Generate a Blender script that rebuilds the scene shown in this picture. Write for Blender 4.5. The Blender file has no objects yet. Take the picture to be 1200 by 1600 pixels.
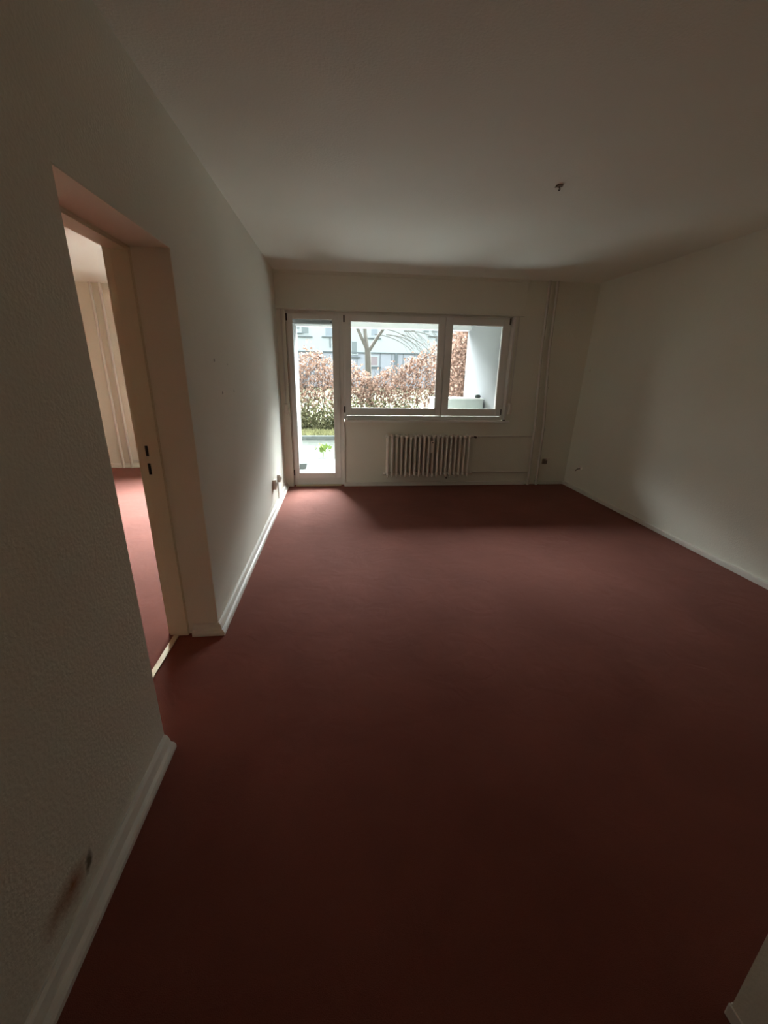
import bpy, bmesh, math, random
from mathutils import Vector, Matrix
random.seed(7)
PI = math.pi
sc = bpy.context.scene
COL = sc.collection

# ------------------------------------------------------------------ camera
CAM_H = 1.4602
F_PX, PITCH, YAW, ROLL = 651.03, .3275, .1049, .0177
cam_data = bpy.data.cameras.new('camera')
cam = bpy.data.objects.new('camera', cam_data)
COL.objects.link(cam)
cam_data.sensor_fit = 'VERTICAL'
cam_data.sensor_height = 36.0
cam_data.lens = F_PX / 1600 * 36.0
cam_data.clip_start = .05
cp, sp, cy_, sy_ = math.cos(PITCH), math.sin(PITCH), math.cos(YAW), math.sin(YAW)
fw = Vector((sy_ * cp, cy_ * cp, -sp))
r0 = Vector((cy_, -sy_, 0))
u0 = r0.cross(fw)
cR = r0 * math.cos(ROLL) + u0 * math.sin(ROLL)
cU = -r0 * math.sin(ROLL) + u0 * math.cos(ROLL)
m = Matrix.Identity(4)
for i in range(3):
    m[i][0], m[i][1], m[i][2] = cR[i], cU[i], -fw[i]
m[2][3] = CAM_H
cam.matrix_world = m
sc.camera = cam

# ------------------------------------------------------------------ world, sun, exposure
SKY_COLOR = (.92, .99, 1.0)
SKY_STRENGTH = 2.4              # thick overcast overhead
BAND_STRENGTH = 64.0            # bright low winter sky above the roof across the garden
BAND_AZ = math.radians(12)       # towards +x from the window's outward direction
EXPOSURE = 1.42
w = bpy.data.worlds.new('overcast_sky')
sc.world = w
w.use_nodes = True
wn, wl = w.node_tree.nodes, w.node_tree.links
bg = wn['Background']
bg.inputs[0].default_value = (*SKY_COLOR, 1)
wtc = wn.new('ShaderNodeTexCoord')
wsep = wn.new('ShaderNodeSeparateXYZ')
wl.new(wtc.outputs['Generated'], wsep.inputs[0])


def wmath(op, a, b=None):
    nd = wn.new('ShaderNodeMath')
    nd.operation = op
    for i, v in enumerate((a, b)):
        if v is None: continue
        if isinstance(v, (int, float)): nd.inputs[i].default_value = v
        else: wl.new(v, nd.inputs[i])
    return nd.outputs[0]


def wstep(v, lo, hi, t0=0.0, t1=1.0):
    nd = wn.new('ShaderNodeMapRange')
    nd.interpolation_type = 'SMOOTHSTEP'
    wl.new(v, nd.inputs['Value'])
    for k, q in (('From Min', lo), ('From Max', hi), ('To Min', t0), ('To Max', t1)): nd.inputs[k].default_value = q
    return nd.outputs[0]


wx, wy, wz_ = wsep.outputs
horiz = wmath('ADD', wmath('MULTIPLY', wx, math.sin(BAND_AZ)), wmath('MULTIPLY', wy, math.cos(BAND_AZ)))
rad_ = wmath('SQRT', wmath('ADD', wmath('ADD', wmath('MULTIPLY', wx, wx), wmath('MULTIPLY', wy, wy)), 1e-6))
azw = wstep(wmath('DIVIDE', horiz, rad_), .35, .9)
elw = wmath('MULTIPLY', wstep(wz_, .26, .42), wstep(wz_, .78, .93, 1.0, 0.0))
band = wmath('MULTIPLY', wmath('MULTIPLY', azw, elw), BAND_STRENGTH)
base = wmath('MULTIPLY', wstep(wz_, -.05, .05, .25, 1.0), SKY_STRENGTH)
wl.new(wmath('ADD', band, base), bg.inputs[1])
vs = sc.view_settings
sc.display_settings.display_device = 'sRGB'
vs.view_transform = 'Standard'
vs.look = 'None'
vs.gamma = 1
vs.use_curve_mapping = False
vs.exposure = EXPOSURE
cyc = sc.cycles
cyc.use_denoising = True
try:
    cyc.denoiser = 'OPENIMAGEDENOISE'
except Exception:
    pass
cyc.max_bounces = 14
cyc.diffuse_bounces = 10
cyc.transparent_max_bounces = 24
cyc.sample_clamp_indirect = 12
cyc.use_guiding = True
cyc.caustics_reflective = False
cyc.caustics_refractive = False


# ------------------------------------------------------------------ materials
def new_mat(name):
    mt = bpy.data.materials.new(name)
    mt.use_nodes = True
    nt = mt.node_tree
    return mt, nt, nt.nodes['Principled BSDF']


def mat(name, col, rough=.6, var=.06, scale=6.0, bump=0.0, bscale=120.0, metal=0.0, sheen=0.0, spec=.5):
    mt, nt, b = new_mat(name)
    N, L = nt.nodes, nt.links
    tc = N.new('ShaderNodeTexCoord')
    nz = N.new('ShaderNodeTexNoise')
    nz.inputs['Scale'].default_value = scale
    nz.inputs['Detail'].default_value = 5
    L.new(tc.outputs['Object'], nz.inputs['Vector'])
    mx = N.new('ShaderNodeMix')
    mx.data_type = 'RGBA'
    L.new(nz.outputs['Fac'], mx.inputs['Factor'])
    mx.inputs['A'].default_value = (*[c * (1 - var) for c in col], 1)
    mx.inputs['B'].default_value = (*[min(1, c * (1 + var)) for c in col], 1)
    L.new(mx.outputs['Result'], b.inputs['Base Color'])
    b.inputs['Roughness'].default_value = rough
    b.inputs['Metallic'].default_value = metal
    b.inputs['Specular IOR Level'].default_value = spec
    if sheen:
        b.inputs['Sheen Weight'].default_value = sheen
        b.inputs['Sheen Roughness'].default_value = .5
        b.inputs['Sheen Tint'].default_value = (1, .8, .75, 1)
    if bump:
        n2 = N.new('ShaderNodeTexNoise')
        n2.inputs['Scale'].default_value = bscale
        n2.inputs['Detail'].default_value = 3
        L.new(tc.outputs['Object'], n2.inputs['Vector'])
        bp = N.new('ShaderNodeBump')
        bp.inputs['Strength'].default_value = bump
        bp.inputs['Distance'].default_value = .004
        L.new(n2.outputs['Fac'], bp.inputs['Height'])
        L.new(bp.outputs['Normal'], b.inputs['Normal'])
    return mt


WALLC = (.82, .81, .71)
M = {}
M['wall'] = mat('woodchip_wall', WALLC, .9, .03, 2.0, .5, 90)
M['ceiling'] = mat('ceiling_paint', (.83, .82, .725), .9, .03, 1.5, .4, 90)
M['white'] = mat('white_lacquer', (.84, .82, .78), .35, .02, 9)
M['frame'] = mat('window_plastic', (.84, .83, .79), .3, .02, 9)
M['radiator'] = mat('radiator_enamel', (.80, .74, .66), .35, .04, 30)
M['pipe'] = mat('painted_pipe', (.70, .66, .60), .5, .04, 12)
M['skirt'] = mat('skirting_lacquer', (.78, .75, .68), .45, .06, 14)
M['cream'] = mat('cream_door_frame', (.82, .75, .58), .45, .05, 5)
M['reveal'] = mat('reveal_plaster', (.84, .79, .68), .85, .04, 3, .3, 90)
M['brass'] = mat('threshold_metal', (.62, .54, .36), .35, .08, 20, metal=.4)
M['dark'] = mat('dark_slot', (.012, .010, .009), .7, .2, 20)
M['hinge'] = mat('brown_hinge', (.05, .038, .03), .5, .2, 20)
M['belt'] = mat('grey_belt', (.70, .68, .62), .9, .1, 60)
M['plastic'] = mat('socket_plastic', (.80, .74, .66), .4, .03, 20)
M['dirty'] = mat('grimy_plastic', (.25, .20, .16), .7, .2, 30)
M['shutter'] = mat('shutter_slat', (.30, .31, .31), .5, .05, 20)
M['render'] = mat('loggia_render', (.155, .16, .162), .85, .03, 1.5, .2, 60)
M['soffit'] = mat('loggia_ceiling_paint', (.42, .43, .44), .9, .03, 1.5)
M['tile'] = None
M['facade'] = mat('facade_render', (.305, .335, .345), .9, .04, .3)
M['facade2'] = mat('facade_plinth_panel', (.25, .27, .30), .9, .05, .4)
M['fwin'] = mat('facade_window_glass', (.10, .125, .13), .25, .1, 1)
M['fcurt'] = mat('facade_curtain', (.20, .23, .26), .7, .08, 3)
M['fpink'] = mat('facade_roller_blind', (.21, .18, .19), .7, .05, 4)
M['fline'] = mat('facade_ledge', (.11, .13, .14), .8, .05, 2)
M['box'] = mat('grey_box_paint', (.29, .32, .315), .6, .03, 4)
M['boxtop'] = mat('white_box_lid', (.5, .52, .52), .5, .02, 4)
M['kerb'] = mat('kerb_stone', (.085, .095, .092), .9, .12, 5, .3, 40)
M['bark'] = mat('bark', (.085, .080, .07), .9, .25, 8, .5, 30)
M['twig'] = mat('hedge_twig', (.06, .048, .04), .9, .25, 8)
M['weed'] = mat('weed_leaf', (.13, .19, .05), .6, .2, 20)
M['grass'] = mat('lawn_ground', (.05, .052, .028), .95, .3, 3, .5, 30)
M['blade'] = mat('grass_blade', (.24, .24, .12), .7, .4, 2.5)


for k_ in ('grass', 'kerb', 'facade', 'facade2', 'fline', 'fcurt', 'fpink', 'bark', 'twig', 'blade', 'render', 'weed'):
    M[k_].node_tree.nodes['Principled BSDF'].inputs['Specular IOR Level'].default_value = .06


def carpet_mat():
    mt, nt, b = new_mat('red_carpet')
    N, L = nt.nodes, nt.links
    tc = N.new('ShaderNodeTexCoord')
    a = N.new('ShaderNodeTexNoise')
    a.inputs['Scale'].default_value = 1.7
    a.inputs['Detail'].default_value = 6
    a.inputs['Distortion'].default_value = .6
    L.new(tc.outputs['Object'], a.inputs['Vector'])
    r = N.new('ShaderNodeValToRGB')
    r.color_ramp.elements[0].position = .35
    r.color_ramp.elements[1].position = .7
    r.color_ramp.elements[0].color = (.20, .055, .036, 1)
    r.color_ramp.elements[1].color = (.24, .070, .047, 1)
    L.new(a.outputs['Fac'], r.inputs['Fac'])
    f = N.new('ShaderNodeTexNoise')
    f.inputs['Scale'].default_value = 420
    f.inputs['Detail'].default_value = 2
    L.new(tc.outputs['Object'], f.inputs['Vector'])
    mx = N.new('ShaderNodeMix')
    mx.data_type = 'RGBA'
    mx.blend_type = 'MULTIPLY'
    mx.inputs['Factor'].default_value = .35
    L.new(r.outputs['Color'], mx.inputs['A'])
    fr = N.new('ShaderNodeValToRGB')
    fr.color_ramp.elements[0].position = .3
    fr.color_ramp.elements[0].color = (.5, .5, .5, 1)
    fr.color_ramp.elements[1].position = .6
    L.new(f.outputs['Fac'], fr.inputs['Fac'])
    L.new(fr.outputs['Color'], mx.inputs['B'])
    L.new(mx.outputs['Result'], b.inputs['Base Color'])
    b.inputs['Roughness'].default_value = .95
    b.inputs['Specular IOR Level'].default_value = .15
    b.inputs['Sheen Weight'].default_value = .16
    b.inputs['Sheen Roughness'].default_value = .45
    b.inputs['Sheen Tint'].default_value = (1, .75, .68, 1)
    ad = N.new('ShaderNodeMath')
    ad.operation = 'MULTIPLY_ADD'
    g = N.new('ShaderNodeTexNoise')
    g.inputs['Scale'].default_value = 7
    g.inputs['Detail'].default_value = 3
    g.inputs['Distortion'].default_value = 1.2
    L.new(tc.outputs['Object'], g.inputs['Vector'])
    L.new(g.outputs['Fac'], ad.inputs[0])
    ad.inputs[1].default_value = 3.0
    L.new(f.outputs['Fac'], ad.inputs[2])
    bp = N.new('ShaderNodeBump')
    bp.inputs['Strength'].default_value = .5
    bp.inputs['Distance'].default_value = .003
    L.new(ad.outputs[0], bp.inputs['Height'])
    L.new(bp.outputs['Normal'], b.inputs['Normal'])
    return mt


M['carpet'] = carpet_mat()


def glass_mat():
    mt = bpy.data.materials.new('window_glass')
    mt.use_nodes = True
    nt = mt.node_tree
    N, L = nt.nodes, nt.links
    N.remove(N['Principled BSDF'])
    t = N.new('ShaderNodeBsdfTransparent')
    t.inputs[0].default_value = (.97, .98, .985, 1)
    g = N.new('ShaderNodeBsdfGlossy')
    g.inputs['Roughness'].default_value = .02
    fr = N.new('ShaderNodeFresnel')
    fr.inputs[0].default_value = 1.45
    mx = N.new('ShaderNodeMixShader')
    L.new(fr.outputs[0], mx.inputs[0])
    L.new(t.outputs[0], mx.inputs[1])
    L.new(g.outputs[0], mx.inputs[2])
    L.new(mx.outputs[0], N['Material Output'].inputs[0])
    return mt


M['glass'] = glass_mat()


def leaf_mat(name, c0, c1, c2, scale=9.0, trans=.35):
    mt, nt, b = new_mat(name)
    N, L = nt.nodes, nt.links
    tc = N.new('ShaderNodeTexCoord')
    nz = N.new('ShaderNodeTexWhiteNoise')
    sn = N.new('ShaderNodeVectorMath')
    sn.operation = 'SNAP'
    sn.inputs[1].default_value = (.05, .05, .05)
    L.new(tc.outputs['Object'], sn.inputs[0])
    L.new(sn.outputs[0], nz.inputs['Vector'])
    r = N.new('ShaderNodeValToRGB')
    e = r.color_ramp.elements
    e[0].color = (*c0, 1)
    e[1].color = (*c2, 1)
    k = e.new(.5)
    k.color = (*c1, 1)
    L.new(nz.outputs['Value'], r.inputs['Fac'])
    L.new(r.outputs['Color'], b.inputs['Base Color'])
    b.inputs['Roughness'].default_value = .8
    b.inputs['Specular IOR Level'].default_value = .08
    tr = N.new('ShaderNodeBsdfTranslucent')
    L.new(r.outputs['Color'], tr.inputs[0])
    mx = N.new('ShaderNodeMixShader')
    mx.inputs[0].default_value = trans
    L.new(b.outputs[0], mx.inputs[1])
    L.new(tr.outputs[0], mx.inputs[2])
    L.new(mx.outputs[0], N['Material Output'].inputs[0])
    return mt


M['beech'] = leaf_mat('dry_beech_leaf', (.055, .034, .026), (.155, .092, .067), (.30, .21, .165))
M['ivy'] = leaf_mat('olive_leaf', (.028, .030, .013), (.075, .074, .036), (.16, .155, .09))


def tile_mat(name, c, joint, sx, sy, ox=0., oy=0.):
    """slabs with thin joints laid on object x/y"""
    mt, nt, b = new_mat(name)
    N, L = nt.nodes, nt.links
    tc = N.new('ShaderNodeTexCoord')
    mp = N.new('ShaderNodeMapping')
    mp.inputs['Location'].default_value = (ox, oy, 0)
    L.new(tc.outputs['Object'], mp.inputs['Vector'])
    br = N.new('ShaderNodeTexBrick')
    br.offset = 0
    br.inputs['Scale'].default_value = 1
    br.inputs['Brick Width'].default_value = sx
    br.inputs['Row Height'].default_value = sy
    br.inputs['Mortar Size'].default_value = .02
    br.inputs['Color1'].default_value = (*c, 1)
    br.inputs['Color2'].default_value = (*[x * .93 for x in c], 1)
    br.inputs['Mortar'].default_value = (*joint, 1)
    L.new(mp.outputs[0], br.inputs['Vector'])
    nz = N.new('ShaderNodeTexNoise')
    nz.inputs['Scale'].default_value = 5
    nz.inputs['Detail'].default_value = 6
    L.new(tc.outputs['Object'], nz.inputs['Vector'])
    mx = N.new('ShaderNodeMix')
    mx.data_type = 'RGBA'
    mx.blend_type = 'MULTIPLY'
    mx.inputs['Factor'].default_value = .35
    L.new(br.outputs['Color'], mx.inputs['A'])
    L.new(nz.outputs['Fac'], mx.inputs['B'])
    L.new(mx.outputs['Result'], b.inputs['Base Color'])
    b.inputs['Roughness'].default_value = 1
    b.inputs['Specular IOR Level'].default_value = .08
    return mt


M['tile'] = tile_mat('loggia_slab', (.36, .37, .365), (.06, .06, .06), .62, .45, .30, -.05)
M['tile2'] = tile_mat('bounce_slab', (.66, .67, .66), (.3, .3, .3), .5, .5)  # high albedo for the added slabs that bounce daylight indoors
M['paving'] = tile_mat('garden_paving', (.052, .058, .050), (.022, .027, .020), 1.2, .34, .1, .1)


def stained_wall():
    """the woodchip wall with a brown scuff near the skirting and a few drill holes"""
    mt = M['wall'].copy()
    mt.name = 'woodchip_wall_scuffed'
    nt = mt.node_tree
    N, L = nt.nodes, nt.links
    b = N['Principled BSDF']
    base = b.inputs['Base Color'].links[0].from_socket
    tc = N.new('ShaderNodeTexCoord')
    nz = N.new('ShaderNodeTexNoise')
    nz.inputs['Scale'].default_value = 28
    nz.inputs['Detail'].default_value = 4
    L.new(tc.outputs['Object'], nz.inputs['Vector'])
    wob = N.new('ShaderNodeVectorMath')
    wob.operation = 'SCALE'
    sb = N.new('ShaderNodeVectorMath')
    sb.operation = 'SUBTRACT'
    L.new(nz.outputs['Color'], sb.inputs[0])
    sb.inputs[1].default_value = (.5, .5, .5)
    L.new(sb.outputs[0], wob.inputs[0])
    wob.inputs['Scale'].default_value = .04
    pos = N.new('ShaderNodeVectorMath')
    pos.operation = 'ADD'
    L.new(tc.outputs['Object'], pos.inputs[0])
    L.new(wob.outputs[0], pos.inputs[1])

    def blob(src, cy, cz, ry, rz, rot, col, strength, soft, base):
        mp = N.new('ShaderNodeMapping')
        mp.vector_type = 'TEXTURE'
        mp.inputs['Location'].default_value = (-.725, cy, cz)
        mp.inputs['Rotation'].default_value = (rot, 0, 0)
        mp.inputs['Scale'].default_value = (1, ry, rz)
        L.new(src, mp.inputs['Vector'])
        ln = N.new('ShaderNodeVectorMath')
        ln.operation = 'LENGTH'
        fl = N.new('ShaderNodeVectorMath')
        fl.operation = 'MULTIPLY'
        fl.inputs[1].default_value = (0, 1, 1)
        L.new(mp.outputs[0], fl.inputs[0])
        L.new(fl.outputs[0], ln.inputs[0])
        mr = N.new('ShaderNodeMapRange')
        mr.inputs['From Min'].default_value = soft
        mr.inputs['From Max'].default_value = 1
        mr.inputs['To Min'].default_value = strength
        mr.inputs['To Max'].default_value = 0
        L.new(ln.outputs['Value'], mr.inputs['Value'])
        mx = N.new('ShaderNodeMix')
        mx.data_type = 'RGBA'
        L.new(mr.outputs[0], mx.inputs['Factor'])
        L.new(base, mx.inputs['A'])
        mx.inputs['B'].default_value = (*col, 1)
        return mx.outputs['Result']
    o = blob(pos.outputs[0], .800, .155, .075, .062, 0, (.34, .13, .04), 1.0, .0, base)
    o = blob(pos.outputs[0], .740, .160, .070, .050, 0, (.38, .2, .10), .7, .05, o)
    o = blob(pos.outputs[0], .868, .142, .014, .038, -.3, (.10, .07, .03), .9, .3, o)
    for (y, z, s, k) in ((2.652, 1.50, .012, .9), (2.763, 1.312, .013, .9), (3.052, 1.31, .012, .6), (2.95, 1.48, .008, .5)):
        o = blob(tc.outputs['Object'], y, z, s * 1.3, s, 0, (.05, .04, .03), k, .2, o)
    L.new(o, b.inputs['Base Color'])
    return mt


M['wall_left'] = stained_wall()


# ------------------------------------------------------------------ mesh helpers
class MB:
    def __init__(self):
        self.bm = bmesh.new()

    def box(self, x0, x1, y0, y1, z0, z1, bev=0.0):
        b = self.bm
        v = [b.verts.new((x, y, z)) for x in (x0, x1) for y in (y0, y1) for z in (z0, z1)]
        fs = [(0, 1, 3, 2), (4, 6, 7, 5), (0, 4, 5, 1), (2, 3, 7, 6), (0, 2, 6, 4), (1, 5, 7, 3)]
        faces = [b.faces.new([v[i] for i in f]) for f in fs]
        if bev:
            ed = list({e for f in faces for e in f.edges})
            bmesh.ops.bevel(b, geom=ed, offset=bev, segments=2, affect='EDGES', profile=.6)
        return self

    def tube(self, pts, r, seg=8, r2=None, cap=True):
        """a tube through points; r may taper to r2"""
        b = self.bm
        pts = [Vector(p) for p in pts]
        n = len(pts)
        r2 = r if r2 is None else r2
        rings = []
        prev = None
        for i, p in enumerate(pts):
            d = (pts[min(i + 1, n - 1)] - pts[max(i - 1, 0)]).normalized()
            if prev is None:
                a = d.orthogonal().normalized()
            else:
                a = (prev - d * prev.dot(d)).normalized()
            prev = a
            c = d.cross(a)
            rr = r + (r2 - r) * i / max(1, n - 1)
            rings.append([b.verts.new(p + (a * math.cos(2 * PI * k / seg) + c * math.sin(2 * PI * k / seg)) * rr) for k in range(seg)])
        for i in range(n - 1):
            for k in range(seg):
                b.faces.new((rings[i][k], rings[i][(k + 1) % seg], rings[i + 1][(k + 1) % seg], rings[i + 1][k]))
        if cap:
            b.faces.new(rings[0][::-1])
            b.faces.new(rings[-1])
        return self

    def ball(self, c, r, sx=1, sy=1, sz=1, u=12, v=8):
        mt = Matrix.Translation(c) @ Matrix.Diagonal((sx * r, sy * r, sz * r, 1))
        bmesh.ops.create_uvsphere(self.bm, u_segments=u, v_segments=v, radius=1, matrix=mt)
        return self

    def prism(self, prof, axis, a0, a1, m0=0, m1=0, org=0):
        """closed profile swept along an axis ('x' or 'y'); profile is (other horizontal, z)"""
        b = self.bm
        f = (lambda p, t: (t, p[0], p[1])) if axis == 'x' else (lambda p, t: (p[0], t, p[1]))
        A = [b.verts.new(f(p, a0 + m0 * abs(p[0] - org))) for p in prof]
        B = [b.verts.new(f(p, a1 + m1 * abs(p[0] - org))) for p in prof]
        n = len(prof)
        for i in range(n):
            b.faces.new((A[i], A[(i + 1) % n], B[(i + 1) % n], B[i]))
        b.faces.new(A[::-1])
        b.faces.new(B)
        return self

    def frame(self, x0, x1, z0, z1, wx0, wx1, wz0, wz1, y0, y1, bev=.004):
        """a rectangular frame: outer rectangle, inner opening given by member widths"""
        self.box(x0, x0 + wx0, y0, y1, z0, z1, bev)
        self.box(x1 - wx1, x1, y0, y1, z0, z1, bev)
        self.box(x0 + wx0, x1 - wx1, y0, y1, z0, z0 + wz0, bev)
        self.box(x0 + wx0, x1 - wx1, y0, y1, z1 - wz1, z1, bev)
        return self

    def build(self, name, material, parent=None, smooth=False):
        bmesh.ops.recalc_face_normals(self.bm, faces=self.bm.faces)
        me = bpy.data.meshes.new(name)
        self.bm.to_mesh(me)
        self.bm.free()
        me.materials.append(material)
        if smooth:
            for p in me.polygons:
                p.use_smooth = True
            try:
                me.set_sharp_from_angle(angle=math.radians(40))
            except Exception:
                pass
        o = bpy.data.objects.new(name, me)
        COL.objects.link(o)
        if parent:
            o.parent = parent
            o.matrix_parent_inverse = Matrix.Translation(-Vector(parent.location))
        return o


def tag(o, label=None, cat=None, group=None, kind=None):
    if label: o['label'] = label
    if cat: o['category'] = cat
    if group: o['group'] = group
    if kind: o['kind'] = kind
    return o


def empty(name, loc, **k):
    o = bpy.data.objects.new(name, None)
    o.empty_display_size = .1
    o.location = loc
    COL.objects.link(o)
    tag(o, **k)
    return o


def copy_tree(o, parent=None):
    c = o.copy()
    COL.objects.link(c)
    if parent: c.parent = parent
    for ch in list(o.children): copy_tree(ch, c)
    return c


def struct(mb, name, material, label=None, parent=None, smooth=False):
    o = mb.build(name, material, parent, smooth)
    if parent is None: tag(o, label, kind='structure')
    return o


# ------------------------------------------------------------------ room shell
XL, XLo = -.725, -.985          # left wall, room side and far side
XR, XRt = 3.08, 3.15            # right wall leans out slightly
D = 5.37                        # window wall, room side
W = 5.45                        # front of window frames
H = 2.5
YF = .47                        # end of the right-hand hall wall
Y0, Y1, ZD = 1.37, 2.16, 1.95   # doorway in left wall
OX, OY = -3.8, 6.58             # other room
BACK = -1.7

struct(MB().box(OX, XR + .2, BACK, W + .08, -.12, 0).box(OX, XLo, W + .08, OY, -.12, 0), 'floor', M['carpet'], 'brick red short pile carpet running through both rooms')
struct(MB().box(OX, XR + .3, BACK, OY + .3, H, H + .2), 'ceiling', M['ceiling'], 'off-white plastered ceiling')
struct(MB().box(XLo, XL, BACK, Y0, 0, H).box(XLo, XL, Y0, Y1, ZD, H).box(XLo, XL, Y1, OY + .3, 0, H), 'wall_left', M['wall_left'],
       'off-white woodchip wall with a doorway and a brown scuff low down')
wb = MB()
wb.box(XL, -.628, D, W + .25, 0, H)                     # strip beside balcony door
wb.box(-.628, 2.14, D, W + .25, 2.112, H)               # lintel
wb.box(.03, 2.14, D, W + .25, -.05, .838)               # below window
wb.box(2.14, XR + .25, D, W + .25, -.05, H)             # right of window
struct(wb, 'wall_back', M['wall'], 'off-white window wall')
wr = MB()
wr.prism([(XR, -.05), (XRt, H + .02), (XRt + .25, H + .02), (XR + .25, -.05)], 'y', .2, D + .02)
struct(wr, 'wall_right', M['wall'], 'plain off-white woodchip wall on the right')
HX, HY0 = .905, .475
struct(MB().box(HX, XR + .2, HY0 - .25, HY0, 0, H).box(HX, 1.1, BACK, HY0 - .25, 0, H), 'wall_front', M['wall'], 'wall corner beside the camera')
struct(MB().box(XLo, 1.1, BACK - .15, BACK, 0, H), 'wall_hall', M['wall'], 'end wall of the hall')
# other room
ow = MB()
ow.box(OX, -2.98, OY, OY + .3, 0, H).box(-2.98, -1.08, OY, OY + .3, 0, .6).box(-2.98, -1.08, OY, OY + .3, 2.3, H).box(-1.08, XLo, OY, OY + .3, 0, H)
struct(ow, 'wall_other_room_back', M['wall'], 'window wall of the room through the doorway')
struct(MB().box(OX - .2, OX, BACK, OY + .3, 0, H), 'wall_other_room_left', M['wall'], 'far side wall of the room through the doorway')
struct(MB().box(OX, XLo, BACK - .15, BACK, 0, H), 'wall_other_room_front', M['wall'], 'rear wall of the room through the doorway')

# shutter casing over the window
tr = MB()
tr.box(XL, 2.235, D - .035, D, 2.118, 2.478, .006)
tr.box(XL, 2.235, D - .042, D, 2.108, 2.126, .004)
struct(tr, 'trim_1', M['wall'], 'boxed roller shutter casing above the window')
# wobbly ledge of plaster where casing meets ceiling
rnd = random.Random(3)
lg = MB()
n = 60
pr = []
for i in range(n + 1):
    x = XL + (2.24 - XL) * i / n
    d = .012 + rnd.random() * .012
    pr.append((x, D - .035 - d, 2.472 - rnd.random() * .006))
vt = [[lg.bm.verts.new((x, D, 2.5)), lg.bm.verts.new((x, y - .004, 2.5)), lg.bm.verts.new((x, y, z)), lg.bm.verts.new((x, D, z))] for x, y, z in pr]
for i in range(n):
    for k in range(4):
        lg.bm.faces.new((vt[i][k], vt[i][(k + 1) % 4], vt[i + 1][(k + 1) % 4], vt[i + 1][k]))
lg.bm.faces.new(vt[0]); lg.bm.faces.new(vt[-1][::-1])
struct(lg, 'trim_2', M['wall'], 'rough plaster edge between casing and ceiling')
# corner strip beside balcony door
struct(MB().box(.028, .046, D - .012, D + .07, 0, .836, .003), 'trim_3', M['white'], 'white corner strip between balcony door and window wall')
# wall shelf frame right of window: raised edge strip
struct(MB().box(2.118, 2.142, D - .010, W + .01, .866, 2.108, .003), 'trim_4', M['white'], 'white reveal strip at the right of the window')

# window sill
sill = MB().box(.048, 2.185, D - .045, W + .01, .838, .862, .006)
tag(sill.build('window_sill', M['white']), 'white painted board sill beneath the wide window', 'window sill')


# baseboards: two-step profile
def skirt_prof(s):
    return [(0, 0), (s * .040, 0), (s * .040, .016), (s * .034, .026), (s * .022, .030), (s * .020, .040), (s * .014, .058), (s * .006, .066), (0, .066)]


def skirt_x(mb, y, s, x0, x1, m0=0, m1=0): mb.prism([(y + a, z) for a, z in skirt_prof(s)], 'x', x0, x1, m0, m1, y)
def skirt_y(mb, x, s, y0, y1, m0=0, m1=0): mb.prism([(x + a, z) for a, z in skirt_prof(s)], 'y', y0, y1, m0, m1, x)


b1 = MB()
skirt_y(b1, XL, 1, Y1, D, -1, 0)
skirt_x(b1, Y1, -1, -.865, XL, 0, 1)
struct(b1, 'baseboard_left', M['skirt'], 'white skirting from the doorway to the window wall')
b2 = MB()
skirt_y(b2, XL, 1, BACK, Y0)
struct(b2, 'baseboard_left_near', M['skirt'], 'white skirting in front of the doorway')
b3 = MB()
b3.box(.046, 2.50, D - .022, D, 0, .052, .004)
b3.box(2.72, XR, D - .014, D, 0, .035, .004)
struct(b3, 'baseboard_back', M['skirt'], 'low skirting below the window')
b4 = MB()
b4.box(XR - .022, XR + .02, YF, D, 0, .042, .004)
struct(b4, 'baseboard_right', M['skirt'], 'low skirting along the right wall')
b5 = MB()
b5.box(HX - .005, HX, BACK, HY0 + .005, 0, .042, .003)
b5.box(HX, XR, HY0, HY0 + .005, 0, .042, .003)
struct(b5, 'baseboard_front', M['skirt'], 'skirting round the wall corner beside the camera')
b6 = MB()
skirt_x(b6, OY, -1, OX, XLo)
b6.box(-3.13, XLo, OY - .03, OY, .085, .115, .004)
struct(b6, 'baseboard_other_room', M['skirt'], 'white skirting in the room through the doorway')

# ------------------------------------------------------------------ doorway in the left wall
dr = empty('door_2', (-.93, (Y0 + Y1) / 2, 0), label='cream painted door frame without a leaf in the left wall', kind='structure')
FX0, FX1 = -.995, -.89
for (ya, yb, s) in ((Y1 - .012, Y1 + .0, -1), (Y0, Y0 + .012, 1)):
    j = MB().box(FX0, FX1, ya, yb, 0, ZD, .002)
    if s < 0:   # stop with a step facing the far room
        j.box(FX0 + .03, FX1 - .002, ya - .010, ya, 0, ZD - .012, .002)
    else:
        j.box(FX0 + .03, FX1 - .002, yb, yb + .010, 0, ZD - .012, .002)
    jo = j.build('jamb', M['cream'], dr)
hd = MB().box(FX0, FX1, Y0, Y1, ZD - .012, ZD, .002).box(FX0 + .03, FX1 - .002, Y0 + .02, Y1 - .02, ZD - .022, ZD - .012, .002)
hd.build('head', M['cream'], dr)
# architrave on the far side
ar = MB()
ar.box(FX0 - .012, FX0 + .0, Y0 - .05, Y0, 0, ZD + .05, .002)
ar.box(FX0 - .012, FX0 + .0, Y1, Y1 + .05, 0, ZD + .05, .002)
ar.box(FX0 - .012, FX0 + .0, Y0, Y1, ZD, ZD + .05, .002)
ar.build('architrave', M['cream'], dr)
for (z0, z1) in ((1.040, 1.092), (.948, 1.004)):
    MB().box(-.957, -.944, Y1 - .0245, Y1 - .0215, z0, z1, .001).build('latch_hole', M['dark'], dr)
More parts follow.
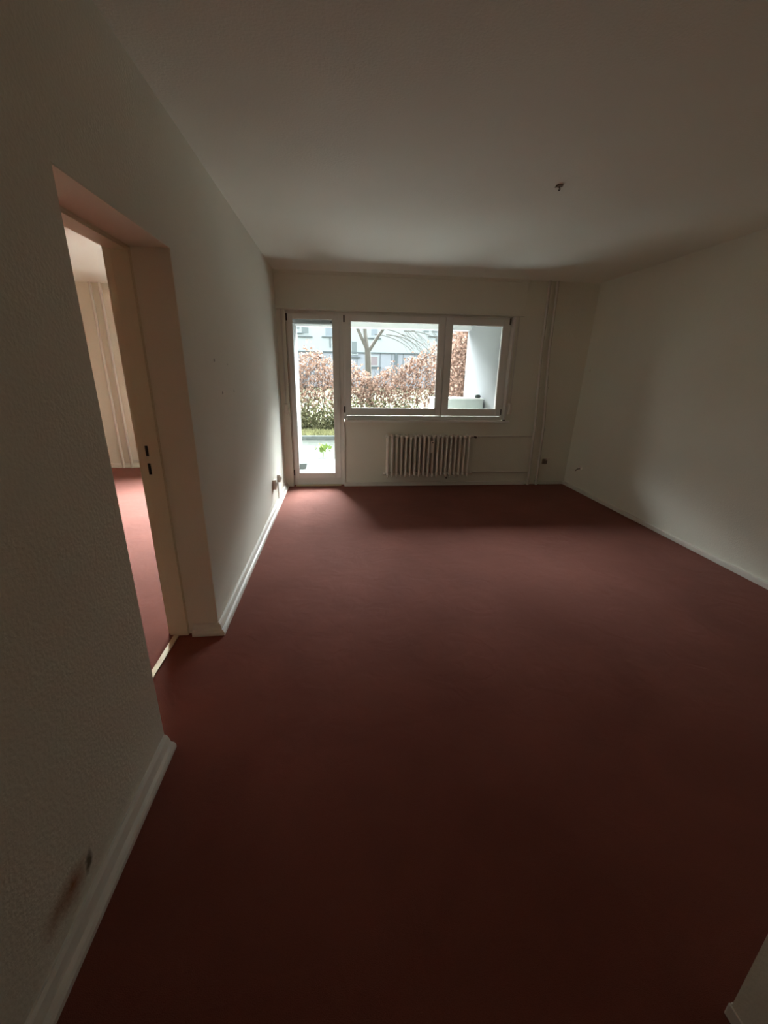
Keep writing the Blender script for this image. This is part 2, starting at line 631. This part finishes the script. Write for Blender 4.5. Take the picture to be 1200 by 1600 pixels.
# reveal lining plaster: thin skim, slightly pinkish paint
rv = MB()
rv.box(FX1, XL - .001, Y1 - .004, Y1, 0, ZD).box(FX1, XL - .001, Y0, Y0 + .004, 0, ZD).box(FX1, XL - .001, Y0, Y1, ZD - .004, ZD)
struct(rv, 'trim_5', M['reveal'], 'painted plaster reveal inside the doorway')
th = MB().box(-.972, -.942, Y0 + .012, Y1 - .022, 0, .007, .002)
tag(th.build('threshold_strip', M['brass']), 'pale metal carpet strip across the doorway floor', 'threshold strip')


# ------------------------------------------------------------------ balcony door and window
def handle(parent, x, z, y, down=True):
    """rosette with a lever hanging down"""
    h = MB().box(x - .014, x + .014, y - .010, y, z - .035, z + .035, .004)
    h.tube([(x, y - .008, z), (x, y - .045, z)], .008, 10)
    s = -1 if down else 1
    h.tube([(x, y - .045, z + .008), (x, y - .048, z + s * .05), (x, y - .046, z + s * .12)], .010, 10, .007)
    return h.build('handle', M['frame'], parent, True)


def hinge(parent, x, z, y):
    h = MB().tube([(x, y - .010, z - .038), (x, y - .010, z + .038)], .009, 8)
    h.box(x - .008, x + .008, y - .012, y + .002, z - .03, z + .03, .001)
    return h.build('hinge', M['hinge'], parent)


def sash(parent, x0, x1, z0, z1, gx0, gx1, gz0, gz1, name):
    s = MB().frame(x0, x1, z0, z1, gx0 - x0, x1 - gx1, gz0 - z0, z1 - gz1, W - .018, W + .045, .005)
    so_ = s.build(name, M['frame'], parent, False)
    bd = MB().frame(gx0 - .012, gx1 + .012, gz0 - .012, gz1 + .012, .018, .018, .018, .018, W - .014, W + .012, .003)
    bd.build('glazing_bead', M['frame'], so_)
    MB().box(gx0 - .004, gx1 + .004, W + .014, W + .020, gz0 - .004, gz1 + .004).build('pane', M['glass'], so_)
    return so_


dz = empty('door_1', (-.3, W, 0), label='white glazed balcony door beside the left wall', kind='structure')
MB().frame(-.628, .040, 0, 2.108, .045, .075, .10, .045, W, W + .07).build('outer_frame', M['frame'], dz)
lf = sash(dz, -.612, -.005, .092, 2.078, -.556, -.082, .160, 2.022, 'door_leaf')
handle(dz, -.048, 1.10, W - .018)
for z in (2.035, .17): hinge(dz, -.618, z, W - .004)
# keep-plate and small profile strip low on the closing stile
MB().box(-.030, -.012, W - .022, W - .016, .42, .80, .001).build('cover_strip', M['frame'], dz)
MB().box(-.60, -.01, W - .07, W - .0, .0, .006, .001).build('threshold_edge', M['brass'], dz)

wz = empty('window_1', (1.08, W, .865), label='wide white two-sash window with one narrow right sash', kind='structure')
MB().frame(.040, 2.118, .862, 2.108, .035, .035, .045, .03, W, W + .07).box(1.268, 1.308, W, W + .07, .90, 2.08, .003).build('outer_frame', M['frame'], wz)
sash(wz, .062, 1.284, .912, 2.085, .130, 1.207, 1.000, 2.012, 'window_sash')
sash(wz, 1.292, 2.088, .912, 2.085, 1.376, 2.016, 1.000, 2.006, 'window_sash')
handle(wz, 1.250, 1.475, W - .018)
for x, z in ((.054, 2.035), (.050, .985), (2.098, 2.055), (2.092, .965)): hinge(wz, x, z, W - .004)
# other room's window
w2 = empty('window_2', (-2.1, OY + .1, .8), label='white window of the other room', kind='structure')
MB().frame(-2.98, -1.08, .6, 2.3, .08, .08, .09, .09, OY + .1, OY + .17).box(-2.07, -1.99, OY + .1, OY + .17, .69, 2.21, .003).build('window_frame', M['frame'], w2)
MB().box(-2.90, -2.07, OY + .13, OY + .136, .69, 2.21).build('pane', M['glass'], w2)
MB().box(-1.99, -1.16, OY + .13, OY + .136, .69, 2.21).build('pane', M['glass'], w2)

# roller shutter bottom rails outside
sh = MB().box(-.60, -.03, W + .10, W + .12, 1.975, 2.10, .002)
for k in range(3): sh.box(-.60, -.03, W + .094, W + .102, 1.985 + k * .042, 2.018 + k * .042, .002)
sho = sh.build('roller_shutter', M['shutter'])
tag(sho, 'grey roller shutter rolled up above the balcony door glass', 'roller shutter')
MB().tube([(-.10, W + .092, 2.0), (-.10, W + .080, 2.0)], .010, 10).build('stopper', M['hinge'], sho)

# ------------------------------------------------------------------ belt winders
for (x, z0, z1, lab) in ((-.668, .915, 1.055, 'white belt winder on the strip between left wall and balcony door'),
                         (2.178, .945, 1.090, 'white belt winder at the lower right corner of the window')):
    bw = empty('belt_winder', (x, D, z0), label=lab, cat='belt winder')
    MB().box(x - .026, x + .026, D - .030, D, z0, z1, .010).build('housing', M['plastic'], bw)
    MB().box(x - .012, x + .012, D - .036, D - .028, z0 + .01, z1 - .01, .004).build('cover', M['plastic'], bw)
    MB().box(x - .008, x + .008, D - .010, D - .008, z1 - .005, 2.115).build('belt', M['belt'], bw)
    if x > 0:
        MB().box(x - .018, x + .018, D - .022, D, 2.122, 2.165, .004).build('belt_guide', M['hinge'], bw)

# small dark bracket on the sill's right corner
tag(MB().box(2.095, 2.125, D - .035, D - .008, .862, .876, .003).build('sill_clip', M['hinge']), 'small dark clip on the right end of the window sill', 'clip')

# ------------------------------------------------------------------ radiator
RX0, RX1, RZ0, RZ1, RY = .585, 1.630, .165, .690, 5.27
NS = 19
rad = empty('radiator', ((RX0 + RX1) / 2, RY, 0), label='cream ribbed column radiator mounted below the window', cat='radiator')
pitch = (RX1 - RX0) / (NS - 1)
rs = MB()
x = RX0
for dy in (-.072, -.024, .024, .068):
    rs.tube([(x, RY + dy, RZ0 + .015), (x, RY + dy, RZ1 - .02)], .0130, 10)
for z, s in ((RZ0 + .022, -1), (RZ1 - .022, 1)):
    rs.tube([(x, RY - .078, z), (x, RY - .070, z + s * .004), (x, RY + .062, z + s * .004), (x, RY + .070, z)], .0175, 10)
    rs.ball((x, RY - .074, z), .0175)
    rs.ball((x, RY + .066, z), .0175)
    rs.tube([(x - pitch / 2, RY, z), (x + pitch / 2, RY, z)], .020, 12)
rs.ball((x, RY - .070, RZ0 - .004), .009, 1, 1, 1.8)
sec = rs.build('section', M['radiator'], rad, True)
for k in range(1, NS):
    c = sec.copy()
    COL.objects.link(c)
    c.location.x = pitch * k
for (x, z) in ((RX0 - .040, RZ0 + .022), (RX1 + .040, RZ1 - .022)):
    MB().tube([(x - .012, RY, z), (x + .012, RY, z)], .022, 12).build('end_plug', M['radiator'], rad, True)
va = MB().tube([(RX1 + .05, RY, RZ1 - .024), (RX1 + .115, RY, RZ1 - .024), (RX1 + .125, RY + .02, RZ1 - .026), (RX1 + .125, D - .018, RZ1 - .032)], .010, 10)
vo = va.build('valve', M['pipe'], rad, True)
MB().tube([(RX1 + .088, RY - .05, RZ1 - .024), (RX1 + .088, RY, RZ1 - .024)], .013, 12).build('valve_spindle', M['hinge'], vo, True)
MB().tube([(RX1 + .02, RY, RZ0 + .02), (RX1 + .08, RY, RZ0 + .02), (RX1 + .09, RY + .02, RZ0 + .018), (RX1 + .09, D - .018, RZ0 + .015)], .010, 10).build('return_elbow', M['pipe'], rad, True)
for x in (.80, 1.43):
    MB().tube([(x, RY + .05, RZ0 + .04), (x, D - .002, RZ0 + .04)], .009, 8).build('bracket', M['pipe'], rad, True)
tag(MB().tube([(1.40, D - .016, .105), (1.40, D + .002, .105)], .014, 10).build('screw_cap', M['dirty']), 'small brown screw cap on the wall under the radiator', 'screw cap')
al = empty('heat_meter', (1.143, RY - .09, .48), label='small white heat meter clipped on the front of the radiator', cat='heat meter')
MB().box(1.124, 1.162, RY - .114, RY - .086, .480, .628, .006).build('case', M['plastic'], al)
MB().box(1.136, 1.150, RY - .1165, RY - .113, .602, .618, .001).build('display', M['dark'], al)

# ------------------------------------------------------------------ heating pipes
for (xt, xb, lab) in ((2.495, 2.545, 'left of the two white riser pipes right of the window'), (2.595, 2.665, 'right of the two white riser pipes, nearer the room corner')):
    p = MB().tube([(xb, D - .032, 0), (xb - .003, D - .032, .8), (xt + .004, D - .032, 1.7), (xt, D - .032, H)], .017, 12)
    po = p.build('riser_pipe', M['pipe'], None, True)
    tag(po, lab, 'pipe', 'riser pipes beside the window')
    for z in (.05, 1.28):
        xx = xb + (xt - xb) * z / H
        MB().tube([(xx, D - .032, z - .012), (xx, D - .032, z + .012)], .025, 12).build('collar', M['pipe'], po, True)
    # paint ridge along wall
for (z, x0, x1, lab) in ((.658, RX1 + .125, 2.52, 'upper thin white pipe from radiator to riser'), (.180, RX1 + .09, 2.54, 'lower thin white pipe from radiator to riser')):
    tag(MB().tube([(x0, D - .018, z), ((x0 + x1) / 2, D - .016, z + .004), (x1, D - .018, z)], .009, 10).build('branch_pipe', M['pipe'], None, True), lab, 'pipe')
for (x, lab) in ((-3.28, 'left white riser pipe in the room through the doorway'), (-3.16, 'right white riser pipe in the room through the doorway')):
    tag(MB().tube([(x, OY - .035, 0), (x, OY - .035, H)], .020, 12).build('riser_pipe', M['pipe'], None, True), lab, 'pipe', 'riser pipes in the other room')


# ------------------------------------------------------------------ sockets and small wall items
def wall_socket(y, z, h, lab):
    s = empty('socket_box', (XL, y, z - h / 2), label=lab, cat='socket')
    MB().box(XL, XL + .036, y - .04, y + .04, z - h / 2, z + h / 2, .004).build('housing', M['plastic'], s)
    f = MB().tube([(XL + .034, y, z), (XL + .041, y, z)], .026, 16)
    f.build('face', M['plastic'], s, True)
    MB().tube([(XL + .0405, y, z), (XL + .0415, y, z)], .019, 16).build('recess', M['dirty'], s, True)
    return s


wall_socket(4.70, .285, .085, 'white surface socket on left wall, nearer the balcony door')
wall_socket(4.37, .300, .105, 'larger white surface socket on left wall, farther from the balcony door')
tag(MB().tube([(XL + .009, 4.64, .25), (XL + .009, 4.635, .14), (XL + .011, 4.63, .064)], .007, 8).build('socket_cable', M['belt'], None, True),
    'thin cable running from the wall socket down to the skirting', 'cable')
# skirting joint cap
s = empty('outlet', (2.75, D, .33), label='small grimy outlet with loose cable right of the riser pipes', cat='outlet')
MB().box(2.72, 2.79, D - .018, D, .285, .355, .008).build('plate', M['dirty'], s)
MB().tube([(2.765, D - .018, .34), (2.79, D - .045, .365), (2.83, D - .02, .372), (2.85, D - .008, .35)], .005, 8).build('cable', M['plastic'], s, True)
s = empty('cable_stub', (XR, 5.02, .29), label='short dark cable stub low on the right wall near the corner', cat='cable stub')
MB().tube([(XR + .02, 5.02, .30), (XR - .03, 5.03, .29), (XR - .045, 5.05, .265)], .008, 8).build('wire', M['dirty'], s, True)
MB().tube([(XR + .015, 5.02, .30), (XR - .006, 5.02, .30)], .024, 14).build('rosette', M['plastic'], s, True)
tag(MB().tube([(XR + .055, 5.24, 1.5), (XR + .03, 5.24, 1.5)], .016, 12).build('wall_plug', M['plastic'], None, True), 'small round plug halfway up the right wall by the corner', 'wall plug')
# ceiling hook
hk = empty('ceiling_hook', (1.29, 2.80, H), label='small dark lamp hook with wire ends on the ceiling', cat='hook')
MB().tube([(1.29, 2.80, H), (1.29, 2.80, H - .006)], .020, 14).build('cap', M['dirty'], hk, True)
MB().tube([(1.29, 2.80, H - .005), (1.291, 2.80, H - .012), (1.297, 2.80, H - .020), (1.293, 2.80, H - .026), (1.286, 2.80, H - .023)], .003, 8).build('hook', M['hinge'], hk, True)
MB().tube([(1.285, 2.795, H - .004), (1.27, 2.788, H - .010), (1.26, 2.79, H - .016)], .003, 8).build('wire', M['dirty'], hk, True)

# ------------------------------------------------------------------ loggia
LZ = -.03
LX0, LX1, LY = -.668, 2.09, 7.22
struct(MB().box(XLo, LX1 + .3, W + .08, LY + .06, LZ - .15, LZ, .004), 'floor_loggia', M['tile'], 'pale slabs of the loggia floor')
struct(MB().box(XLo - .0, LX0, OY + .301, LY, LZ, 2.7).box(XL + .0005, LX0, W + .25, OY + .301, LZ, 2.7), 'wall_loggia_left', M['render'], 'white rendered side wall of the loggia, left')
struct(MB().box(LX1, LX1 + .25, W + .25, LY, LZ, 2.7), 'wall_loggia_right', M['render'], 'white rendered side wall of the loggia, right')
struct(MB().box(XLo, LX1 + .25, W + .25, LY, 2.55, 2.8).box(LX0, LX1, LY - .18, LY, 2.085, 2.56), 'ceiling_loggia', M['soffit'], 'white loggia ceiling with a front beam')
bx = empty('storage_box', (1.70, 6.10, LZ), label='light grey storage cupboard against the right side of the loggia', cat='cupboard')
MB().box(1.325, 2.055, 6.06, 6.34, LZ, 1.082, .006).build('body', M['box'], bx)
MB().box(1.31, 2.062, 6.04, 6.36, 1.082, 1.102, .004).build('lid', M['boxtop'], bx)
tag(MB().ball((1.985, 6.12, 1.125), .035, 1.3, 1, .75).box(1.95, 2.02, 6.10, 6.15, 1.102, 1.13, .006).build('stone', M['kerb'], None, True), 'small grey lump lying on the storage cupboard lid', 'stone')
gp = empty('small_planter', (-.61, 6.62, LZ), label='small grey trough at the foot of the left loggia wall', cat='planter')
MB().prism([(-.655, LZ), (-.56, LZ), (-.545, LZ + .075), (-.66, LZ + .075)], 'y', 6.52, 6.72).build('trough', M['kerb'], gp)
MB().box(-.667, -.538, 6.51, 6.73, LZ + .075, LZ + .088, .003).build('rim', M['kerb'], gp)

# ------------------------------------------------------------------ garden
struct(MB().box(-14, 14, LY + .06, 9.75, -.30, -.085), 'garden_paving', M['paving'], 'grey green paved strip behind the loggia')
struct(MB().box(.25, 14, LY + .06, 9.74, -.0849, -.06, .004), 'bounce_slabs', M['tile2'], 'added pale slabs, out of view, bouncing daylight into the loggia window')  # unseen from the camera, added to throw daylight up to the room ceiling
struct(MB().box(-14, -1.02, OY + .31, 9.74, -.0849, -.06, .004), 'bounce_slabs_other_room', M['tile2'], 'added pale slabs, out of view, bouncing daylight into the other room')  # added out of view as well, lifts the daylight in the other room
struct(MB().box(-14, 14, 9.75, 9.90, -.30, .0, .01), 'garden_kerb', M['kerb'], 'grey kerb stone before the grass')
gr = MB()
gr.prism([(9.90, -.3), (9.90, -.02), (11.0, .16), (12.5, .2), (60, -.2), (60, -.5)], 'x', -40, 40)
struct(gr, 'garden_ground', M['grass'], 'sloping lawn under the hedge')


def leafcloud(mb, pts, size, rnd):
    b = mb.bm
    for p in pts:
        s = size * (.6 + rnd.random() * .8)
        a = Vector((rnd.uniform(-1, 1), rnd.uniform(-1, 1), rnd.uniform(-1, 1))).normalized()
        n_ = Vector((rnd.uniform(-1, 1), rnd.uniform(-1.4, .6), rnd.uniform(-.4, 1))).normalized()
        t = a.cross(n_).normalized()
        a = n_.cross(t).normalized()
        p = Vector(p)
        q = n_ * s * .18
        v = [b.verts.new(p - a * s), b.verts.new(p - a * s * .2 + t * s * .55 + q), b.verts.new(p + a * s), b.verts.new(p - a * s * .2 - t * s * .55 + q)]
        b.faces.new((v[0], v[1], v[2]))
        b.faces.new((v[0], v[2], v[3]))


def twigs(mb, spots, rnd, hfun, r=.012):
    for (x, y) in spots:
        z = 0.05
        h = hfun(x) * rnd.uniform(.85, 1.12)
        p = Vector((x, y, z))
        pts = [p.copy()]
        dx, dy = rnd.uniform(-.12, .12), rnd.uniform(-.08, .08)
        for k in range(6):
            p = p + Vector((dx * h / 6 + rnd.uniform(-.04, .04), dy * h / 6, h / 6))
            pts.append(p.copy())
        mb.tube(pts, r, 4, .002, False)
        for k in range(2, 6):
            for _ in range(2):
                q = pts[k]
                d = Vector((rnd.uniform(-.3, .3), rnd.uniform(-.25, .25), rnd.uniform(.08, .35)))
                mb.tube([q, q + d * .6 + Vector((0, 0, -.02)), q + d], .006, 3, .003, False)


rnd = random.Random(11)
# main hedge along the garden's far edge
def h_main(x):
    return 1.44 + .16 * math.sin(x * 2.3 + 2.6) + .10 * math.sin(x * 6.1) + (.22 if x > 1.6 else 0) + (.12 if -1.0 < x < -.2 else 0)


HY = 11.0
pts = []
while len(pts) < 11000:
    x = rnd.uniform(-3.2, 4.0)
    z = .15 + rnd.random() ** .75 * (h_main(x) + rnd.gauss(0, .08) - .05)
    if rnd.random() < .45 and z < .7: continue
    pts.append((x, max(10.86, HY + rnd.gauss(0, .2)), z))
hg = empty('beech_hedge', (.5, HY, .1), label='long brown beech hedge across the back of the garden', cat='hedge')
fo = MB(); leafcloud(fo, pts, .042, rnd)
fo.build('foliage', M['beech'], hg)
tw = MB(); twigs(tw, [(rnd.uniform(-3.2, 4), HY + .12 + rnd.uniform(-.15, .2)) for _ in range(170)], rnd, h_main)
tw.build('stems', M['twig'], hg)

# tall hedge at the right coming towards the loggia
def p_side(t):
    return (2.75 - .45 * t, 10.35 - 2.85 * t)


def h_side(t):
    return 1.75 + .60 * min(1, t * 1.5)


pts = []
while len(pts) < 15000:
    t = rnd.random()
    x, y = p_side(t)
    z = -.05 + rnd.random() ** .85 * (h_side(t) + rnd.gauss(0, .10))
    pts.append((x + rnd.gauss(0, .20), y + rnd.uniform(-.2, .2), z))
sg = empty('beech_hedge', (2.5, 9.0, 0), label='taller orange brown beech hedge along the right garden side', cat='hedge')
fo = MB(); leafcloud(fo, pts, .040, rnd)
fo.build('foliage', M['beech'], sg)
tw = MB()
for _ in range(50):
    t = rnd.random(); x, y = p_side(t); hh = h_side(t)
    twigs(tw, [(x + rnd.gauss(0, .1), y)], rnd, lambda q: hh)
tw.build('stems', M['twig'], sg)

# olive undergrowth in front of the hedge
pts = []
for _ in range(9000):
    x = rnd.uniform(-3, 1.95)
    z = .02 + abs(rnd.gauss(0, .30))
    if z > .80: continue
    pts.append((x, rnd.uniform(10.40, 10.72), z))
fo = MB(); leafcloud(fo, pts, .036, rnd)
tag(fo.build('ground_ivy', M['ivy']), 'olive green ivy and undergrowth at the foot of the hedge', 'ivy', kind='stuff')
# grass blades on bank
fo = MB()
for _ in range(9000):
    x, y = rnd.uniform(-3, 1.95), rnd.uniform(9.92, 10.30)
    z = -.02 + (y - 9.9) * .16
    hgt = rnd.uniform(.03, .09)
    a = rnd.uniform(0, PI)
    dx, dy = math.cos(a) * .008, math.sin(a) * .008
    v = [fo.bm.verts.new((x - dx, y - dy, z)), fo.bm.verts.new((x + dx, y + dy, z)), fo.bm.verts.new((x + rnd.uniform(-.04, .04), y + rnd.uniform(-.04, .04), z + hgt))]
    fo.bm.faces.new(v)
tag(fo.build('grass', M['blade']), 'yellow green grass on the bank below the hedge', 'grass', kind='stuff')

# weed growing in the paving
wd = empty('weed', (-.33, 7.75, -.085), label='small green weed growing in the paving behind the loggia', cat='weed')
MB().tube([(-.34, 7.75, -.085), (-.335, 7.75, 0), (-.32, 7.74, .09)], .006, 6, .003).build('stalk', M['weed'], wd, True)
lw = MB()
leafcloud(lw, [(-.32 + rnd.gauss(0, .06), 7.74 + rnd.gauss(0, .04), .09 + rnd.gauss(0, .035)) for _ in range(34)], .045, rnd)
lw.build('leaves', M['weed'], wd)

# bare tree
tree = empty('bare_tree', (.82, 13, 0), label='bare grey tree with forked branches behind the hedge', cat='tree')
MB().tube([(.86, 13, .05), (.84, 13, 1.0), (.82, 13, 1.75), (.80, 13, 2.05)], .105, 10, .085).build('trunk', M['bark'], tree, True)
br = MB()
def branch(p, d, r, length, depth, rnd, droop=0):
    pts = [Vector(p)]
    d = Vector(d).normalized()
    n_ = 6
    for k in range(n_):
        d = (d + Vector((rnd.uniform(-.13, .13), rnd.uniform(-.1, .1), rnd.uniform(-.05, .08) - droop))).normalized()
        pts.append(pts[-1] + d * length / n_)
    br.tube(pts, r, 6 if depth < 2 else 4, r * .45, False)
    if depth < 4:
        for k in range(2, n_ + 1):
            for _ in range(1 if depth < 1 else (2 if rnd.random() < .5 else 1)):
                dd = Vector((rnd.uniform(-1, 1), rnd.uniform(-.7, .7), rnd.uniform(-.3, .6)))
                branch(pts[k], (d + dd * .9), r * .42, length * rnd.uniform(.42, .6), depth + 1, rnd, droop)
rnd = random.Random(21)
branch((.80, 13, 2.0), (-.42, 0, 1), .050, 2.6, 0, rnd)
branch((.80, 13, 2.0), (-.05, .1, 1), .060, 2.8, 0, rnd)
branch((.85, 13, 2.0), (.62, 0, 1), .052, 2.6, 0, rnd)
for k in range(16):     # long twigs arching over to the right and hanging
    x0 = .95 + rnd.uniform(0, 1.0)
    z0 = 2.75 + rnd.uniform(-.35, .35)
    p = Vector((x0, 13 + rnd.uniform(-.3, .3), z0))
    L_ = rnd.uniform(.9, 2.0)
    pts = [p.copy()]
    d = Vector((1, 0, rnd.uniform(-.15, .25)))
    for q in range(8):
        d = (d + Vector((rnd.uniform(-.08, .08), 0, -.13))).normalized()
        p = p + d * L_ / 8
        pts.append(p.copy())
        if q > 1:
            e = (d + Vector((rnd.uniform(-.3, .3), rnd.uniform(-.2, .2), rnd.uniform(-.6, .5)))).normalized()
            br.tube([p, p + e * .16, p + e * .3 + Vector((0, 0, -.05))], .005, 4, .002, False)
    br.tube(pts, .012, 5, .003, False)
br.build('branches', M['bark'], tree, True)

# ------------------------------------------------------------------ apartment building across the garden
BY = 40.0
ab = empty('apartment_building', (3, BY, 0), label='pale grey apartment block with small windows across the garden', cat='building')
fc = MB().box(-24, 30, BY, BY + 8, 2.98, 7.0)
fc.build('upper_facade', M['facade'], ab)
MB().box(-24, 30, BY + .05, BY + 8, -1, 2.98).build('lower_facade', M['facade2'], ab)
MB().box(-24.2, 30.2, BY - .2, BY + 8.2, 7.0, 7.25).build('roof_edge', M['fline'], ab)
MB().box(-24, 30, BY - .05, BY + .03, 2.90, 2.99).build('ledge', M['fline'], ab)
jn = MB()
for x in [-9 + 1.05 * k for k in range(26)]: jn.box(x, x + .05, BY + .02, BY + .06, -1, 2.9)
jn.build('panel_joints', M['fline'], ab)


def fwindow(x0, x1, z0, z1, mt, sillz=None, frame=True):
    w_ = MB().frame(x0 - .07, x1 + .07, z0 - .07, z1 + .07, .08, .08, .08, .08, BY - .03, BY + .06, .0)
    wo = w_.build('window', M['facade'], ab)
    MB().box(x0, x1, BY - .02, BY + .02, z0, z1).build('pane', mt, wo)
    if sillz is not None:
        MB().box(x0 - .3, x1 + .3, BY - .12, BY, sillz - .04, sillz + .04).build('ledge', M['fline'], wo)


for k in (-3, -2, -1, 0, 1, 2, 3):
    o = k * 12.2
    if not -21 < -3.3 + o < 22: continue
    fwindow(-3.3 + o, -2.68 + o, 4.38, 5.35, M['fwin'], 4.15)
    fwindow(-1.25 + o, -.35 + o, 4.25, 5.35, M['fcurt'], 4.18)
    fwindow(1.05 + o, 1.52 + o, 2.78, 3.85, M['fwin'], 2.55)
    fwindow(2.78 + o, 3.36 + o, 4.35, 5.35, M['fcurt'], 4.15)
    fwindow(2.62 + o, 3.40 + o, 1.86, 2.62, M['fpink'], 1.72)
    fwindow(7.5 + o, 8.0 + o, 4.72, 5.3, M['fwin'], None)
    fwindow(8.25 + o, 8.75 + o, 4.72, 5.3, M['fwin'], 4.42)
    MB().box(4.95 + o, 5.2 + o, BY - .1, BY + .06, -1, 2.9).build('recess', M['fline'], ab)
    MB().tube([(-.85 + o, BY - .08, 3.3), (-.85 + o, BY - .08, 4.1)], .05, 6).build('drainpipe', M['fline'], ab)
